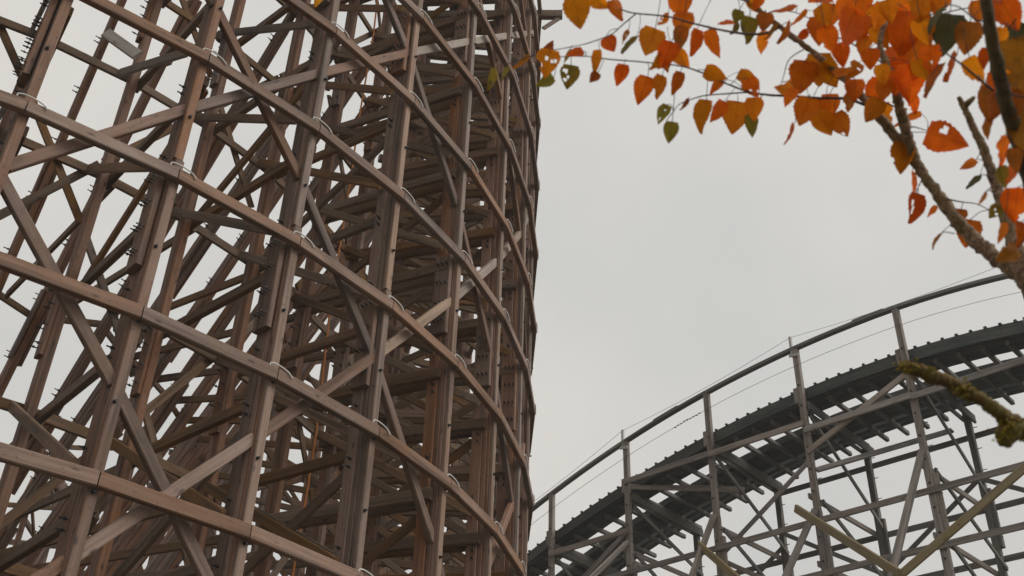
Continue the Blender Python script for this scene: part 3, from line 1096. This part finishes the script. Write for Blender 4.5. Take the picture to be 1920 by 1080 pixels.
# leaves: px, py (middle of the blade), length px, width px, direction of the tip (0 right, 90 down), colour
LV = """1083 24 62 52 80 R;1125 5 42 30 30 O;1158 19 45 26 65 R;1144 83 34 32 60 O;1219 80 58 52 110 Yb;1180 86 45 12 130 G;1171 69 28 10 120 Bh;1078 101 33 20 160 O;1064 105 30 10 115 G
1026 120 56 46 100 Yh;1030 90 30 20 300 B;1022 155 38 24 150 G;1067 145 48 38 100 Gh;980 120 40 10 140 B;927 150 42 16 100 Gh;946 138 30 10 110 G;1122 117 46 20 95 O;1113 146 26 20 130 B
1164 142 42 28 105 O;1205 170 54 39 110 R;1236 164 48 27 105 O;1268 157 46 24 110 R;1241 213 40 24 120 Gh;1257 248 42 30 100 G;1283 196 26 9 125 B;1275 10 52 46 90 O;1280 45 52 42 100 O
1275 72 46 30 100 B;1300 80 52 26 105 R;1243 38 30 16 140 Rh;1250 103 52 42 110 O;1233 117 44 26 140 O;1278 112 44 30 50 O;1253 117 44 24 80 Y;1340 82 58 28 70 R;1342 139 46 32 20 O
1344 163 38 18 125 O;1319 219 64 33 100 R;1347 211 46 28 120 O;1378 222 66 54 100 R;1411 236 46 26 80 G;1361 42 34 10 175 R;1382 31 28 24 110 G;1400 58 54 32 95 G;1378 53 30 14 120 G
1414 8 42 26 60 R;1403 142 42 26 20 R;1411 165 42 34 60 Rh;1414 205 46 36 90 O;1419 6 32 22 120 O;1406 55 42 26 95 G;1433 42 38 34 100 B;1431 80 46 26 100 O;1447 60 40 10 120 B
1475 64 48 12 115 R;1500 36 40 10 130 R;1467 17 50 10 160 R;1538 3 46 12 175 R;1536 58 58 46 90 R;1555 75 52 40 70 O;1589 55 86 56 110 O;1586 17 52 38 90 O;1578 103 46 34 80 O
1503 67 30 18 150 O;1505 145 62 56 100 O;1536 133 68 54 90 Y;1555 140 56 44 60 O;1582 132 38 18 340 O;1480 160 34 24 160 O;1470 168 40 24 195 O;1480 182 40 24 120 O;1508 211 58 48 110 O
1528 214 60 42 80 O;1547 233 52 42 60 O;1578 236 52 40 60 Rh;1483 253 46 8 110 R;1632 111 40 36 90 O;1622 47 44 40 100 R;1639 36 50 36 80 O;1667 22 46 34 80 Y;1728 17 54 48 100 O
1694 64 88 72 100 O;1714 92 84 62 80 O;1744 111 54 42 90 O;1775 61 86 68 100 Db;1756 39 62 12 120 D;1814 72 64 52 100 B;1706 156 72 58 90 O;1678 156 48 40 90 O;1658 167 46 36 100 O
1642 178 62 46 110 O;1603 169 44 38 90 R;1636 208 54 38 120 O;1592 194 38 22 100 O;1714 197 36 22 80 R;1700 222 52 15 160 O;1744 150 74 18 115 B;1785 128 60 12 110 R;1833 133 62 36 60 O
1856 195 72 32 85 B;1777 261 82 60 18 R;1690 296 62 44 95 O;1714 391 60 34 105 Rh;1711 341 40 9 88 O;1747 397 26 12 130 O;1815 311 34 18 145 Y;1825 344 38 13 130 D;1841 372 26 8 120 B
1865 397 30 26 130 Gh;1800 406 30 26 100 B;1815 438 56 48 100 R;1877 332 42 24 80 G;1905 385 66 56 95 O;1878 438 44 16 105 O;1889 477 52 38 150 B;1755 453 32 6 120 B;1877 284 58 18 100 O
1872 17 58 42 110 O;1894 30 64 52 60 O;1869 78 54 38 100 O;1904 75 74 62 120 D;1911 111 84 72 80 B;1900 133 74 60 100 B;1917 240 84 62 95 B;1869 155 50 30 80 O;1858 3 40 24 120 Y;1880 275 50 22 110 O
1620 88 44 30 100 O;1650 70 52 36 60 O;1675 112 52 40 110 O;1600 130 42 30 130 O;1735 60 58 44 70 O;1690 130 46 34 60 R;1662 215 44 28 70 O;1720 130 50 36 110 O;1545 30 44 32 60 O;1845 110 40 24 100 O
1895 330 50 20 120 R;1903 300 48 30 90 B;1912 440 50 26 100 O;1850 240 44 18 95 B;1618 10 46 34 100 O;1690 8 48 38 60 Y;1760 8 50 40 110 O;1905 195 60 40 100 B;1655 140 40 30 80 Y;1612 60 50 34 70 O
1560 30 50 40 100 O;1650 30 50 40 110 O;1700 34 50 40 70 O;1732 132 50 38 60 O;1556 200 48 38 90 O;1835 25 50 36 90 O;1885 110 62 46 70 O;1865 200 56 36 110 B;1908 165 62 50 80 B"""


def leaf_mesh(L, wid, curl, droop, seed, holes):
    r = random.Random(seed)
    n, m = 16, 8
    V, F = [], []
    for i in range(n + 1):
        t = i / n
        hw = 0.5 * wid * (math.sin(math.pi * min(1, t ** 0.60)) ** 0.80) * (1 - 0.12 * t) if 0 < t < 1 else 0.0003
        if i == 1:
            hw *= 1.15
        back = 0.06 * L * max(0, 1 - t * 5)
        for j in range(m + 1):
            s = j / m * 2 - 1
            ser = 1.0
            if abs(s) > 0.99:
                ser = 1 + (0.045 if i % 2 else -0.03) + r.uniform(-0.025, 0.025)
            y = hw * s * ser
            x = L * (t - 0.5) - back * s * s * (1.2 if t > 0 else 0)
            z = curl * wid * (s * s) * (0.4 + 0.4 * t) + droop * L * (t - 0.4) ** 2 + 0.02 * L * math.sin(5 * t + 3 * s + seed) + 0.010 * L * math.sin(9 * t * 2 + (4 if s > 0 else 1))
            V.append((x, y, z))
    hc = [(r.uniform(0.25, 0.85), r.uniform(-0.7, 0.7), r.uniform(0.05, 0.10)) for _ in range(holes)]
    bite = (r.uniform(0.3, 0.9), r.choice((-1, 1)), r.uniform(0.08, 0.2)) if r.random() < 0.16 and L < 0.06 else None
    for i in range(n):
        for j in range(m):
            tc_, scn = (i + .5) / n, (j + .5) / m * 2 - 1
            skip = any(math.hypot(tc_ - a, (scn - b) * 0.4) < c for a, b, c in hc)
            if bite and math.hypot((tc_ - bite[0]) * 1.4, (scn - bite[1]) * 0.45) < bite[2]:
                skip = True
            if skip:
                continue
            a = i * (m + 1) + j
            F.append((a, a + 1, a + m + 2, a + m + 1))
    return V, F


for idx, rec in enumerate(LV.replace('\n', ';').split(';')):
    x, y, L, wd, ang, c = rec.split()
    x, y, L, wd, ang = float(x), float(y), float(L) * 0.99, float(wd) * 1.03, math.radians(float(ang))
    d = 1.96 + rnd.uniform(-0.09, 0.09)
    if x > 1840:
        d = 1.62 + rnd.uniform(-0.14, 0.10)
    elif x > 1720 and y < 170:
        d = 1.72 + rnd.uniform(-0.08, 0.08)
    C = unproject(x, y, d)
    k = d / FPX
    view = (C - CAM).normalized()
    tip = (RIGHT * math.cos(ang) - UPV * math.sin(ang))
    lean = rnd.uniform(-0.35, 0.35)
    tip = (tip * math.cos(lean) + view * math.sin(lean)).normalized()
    Lm = L * k / math.cos(lean)
    nat = max(0.74 * Lm, wd * k)
    phi = math.acos(max(-1, min(1, wd * k / nat))) * rnd.choice((-1, 1))
    side = tip.cross(view).normalized()
    nrm = side.cross(tip).normalized()
    s2 = side * math.cos(phi) + nrm * math.sin(phi)
    n2 = tip.cross(s2).normalized()
    Mx = Matrix(((tip.x, s2.x, n2.x, C.x), (tip.y, s2.y, n2.y, C.y), (tip.z, s2.z, n2.z, C.z), (0, 0, 0, 1)))
    holes = rnd.randint(1, 3) if 'h' in c else (1 if rnd.random() < 0.06 else 0)
    V, F = leaf_mesh(Lm, nat, rnd.uniform(-0.22, 0.30), rnd.uniform(-0.45, 0.45), idx, holes)
    nblade = len(F)
    # leaf stalk to the nearest twig
    base = Mx @ Vector((-Lm * 0.5, 0, 0))
    best, bd = None, 1e9
    for q in samples:
        v = q - base
        lat = (v - view * v.dot(view)).length
        sc_ = lat + 0.35 * abs(v.dot(view)) + (0.03 if v.dot(tip) > 0 else 0)
        if sc_ < bd:
            best, bd = q, sc_
    inv = Mx.inverted()
    end = best if bd < 0.075 else base + (UPV * 0.03 - tip * 0.02)
    midp = (base + end) / 2 - tip * 0.006
    pp = [(inv @ base, 0.0007), (inv @ midp, 0.0006), (inv @ end, 0.0008)]
    tube_geo(smooth_path(pp, 3), 4, V=V, F=F)
    me = bpy.data.meshes.new('leaf')
    me.from_pydata([tuple(v) for v in V], [], F)
    me.materials.append(LEAFM[c[0]])
    me.materials.append(TWIG)
    mi = [0] * nblade + [1] * (len(F) - nblade)
    me.polygons.foreach_set('material_index', mi)
    me.polygons.foreach_set('use_smooth', [True] * len(F))
    me.update()
    link('leaf', me, Mx, tree)

# a loose leaf in the air in front of the timber
C = unproject(598, 2, 3.0)
V, F = leaf_mesh(0.042, 0.034, 0.2, 0.3, 900, 0)
me = bpy.data.meshes.new('loose_leaf')
me.from_pydata(V, [], F)
me.materials.append(LEAFM['L'])
me.polygons.foreach_set('use_smooth', [True] * len(F))
lo = link('loose_leaf', me, Matrix.Translation(C) @ cam.matrix_world.to_3x3().to_4x4() @ Matrix.Rotation(math.radians(-105), 4, 'Z') @ Matrix.Rotation(0.5, 4, 'X'))
lo['label'] = 'single loose yellow leaf falling in front of the brown timber at the top edge'
lo['category'] = 'leaf'

# ------------------------------------------------------------------ thin air volume added to lift the shadows
hv = [(x, y, z) for x in (-120, 120) for y in (-60, 150) for z in (-2.0, 60)]
hf = [(0, 1, 3, 2), (4, 6, 7, 5), (0, 4, 5, 1), (2, 3, 7, 6), (0, 2, 6, 4), (1, 5, 7, 3)]
hme = bpy.data.meshes.new('shadow_lift_haze')
hme.from_pydata(hv, [], hf)
hm = bpy.data.materials.new('shadow_lift_air')
hm.use_nodes = True
ht = hm.node_tree
for n in list(ht.nodes):
    ht.nodes.remove(n)
ho = ht.nodes.new('ShaderNodeOutputMaterial')
hp = ht.nodes.new('ShaderNodeVolumePrincipled')
hp.inputs['Color'].default_value = (0.93, 0.94, 0.94, 1)
hp.inputs['Density'].default_value = 0.0014
ht.links.new(hp.outputs['Volume'], ho.inputs['Volume'])
hme.materials.append(hm)
hz = link('shadow_lift_haze', hme, Matrix.Identity(4))
hz['kind'] = 'stuff'
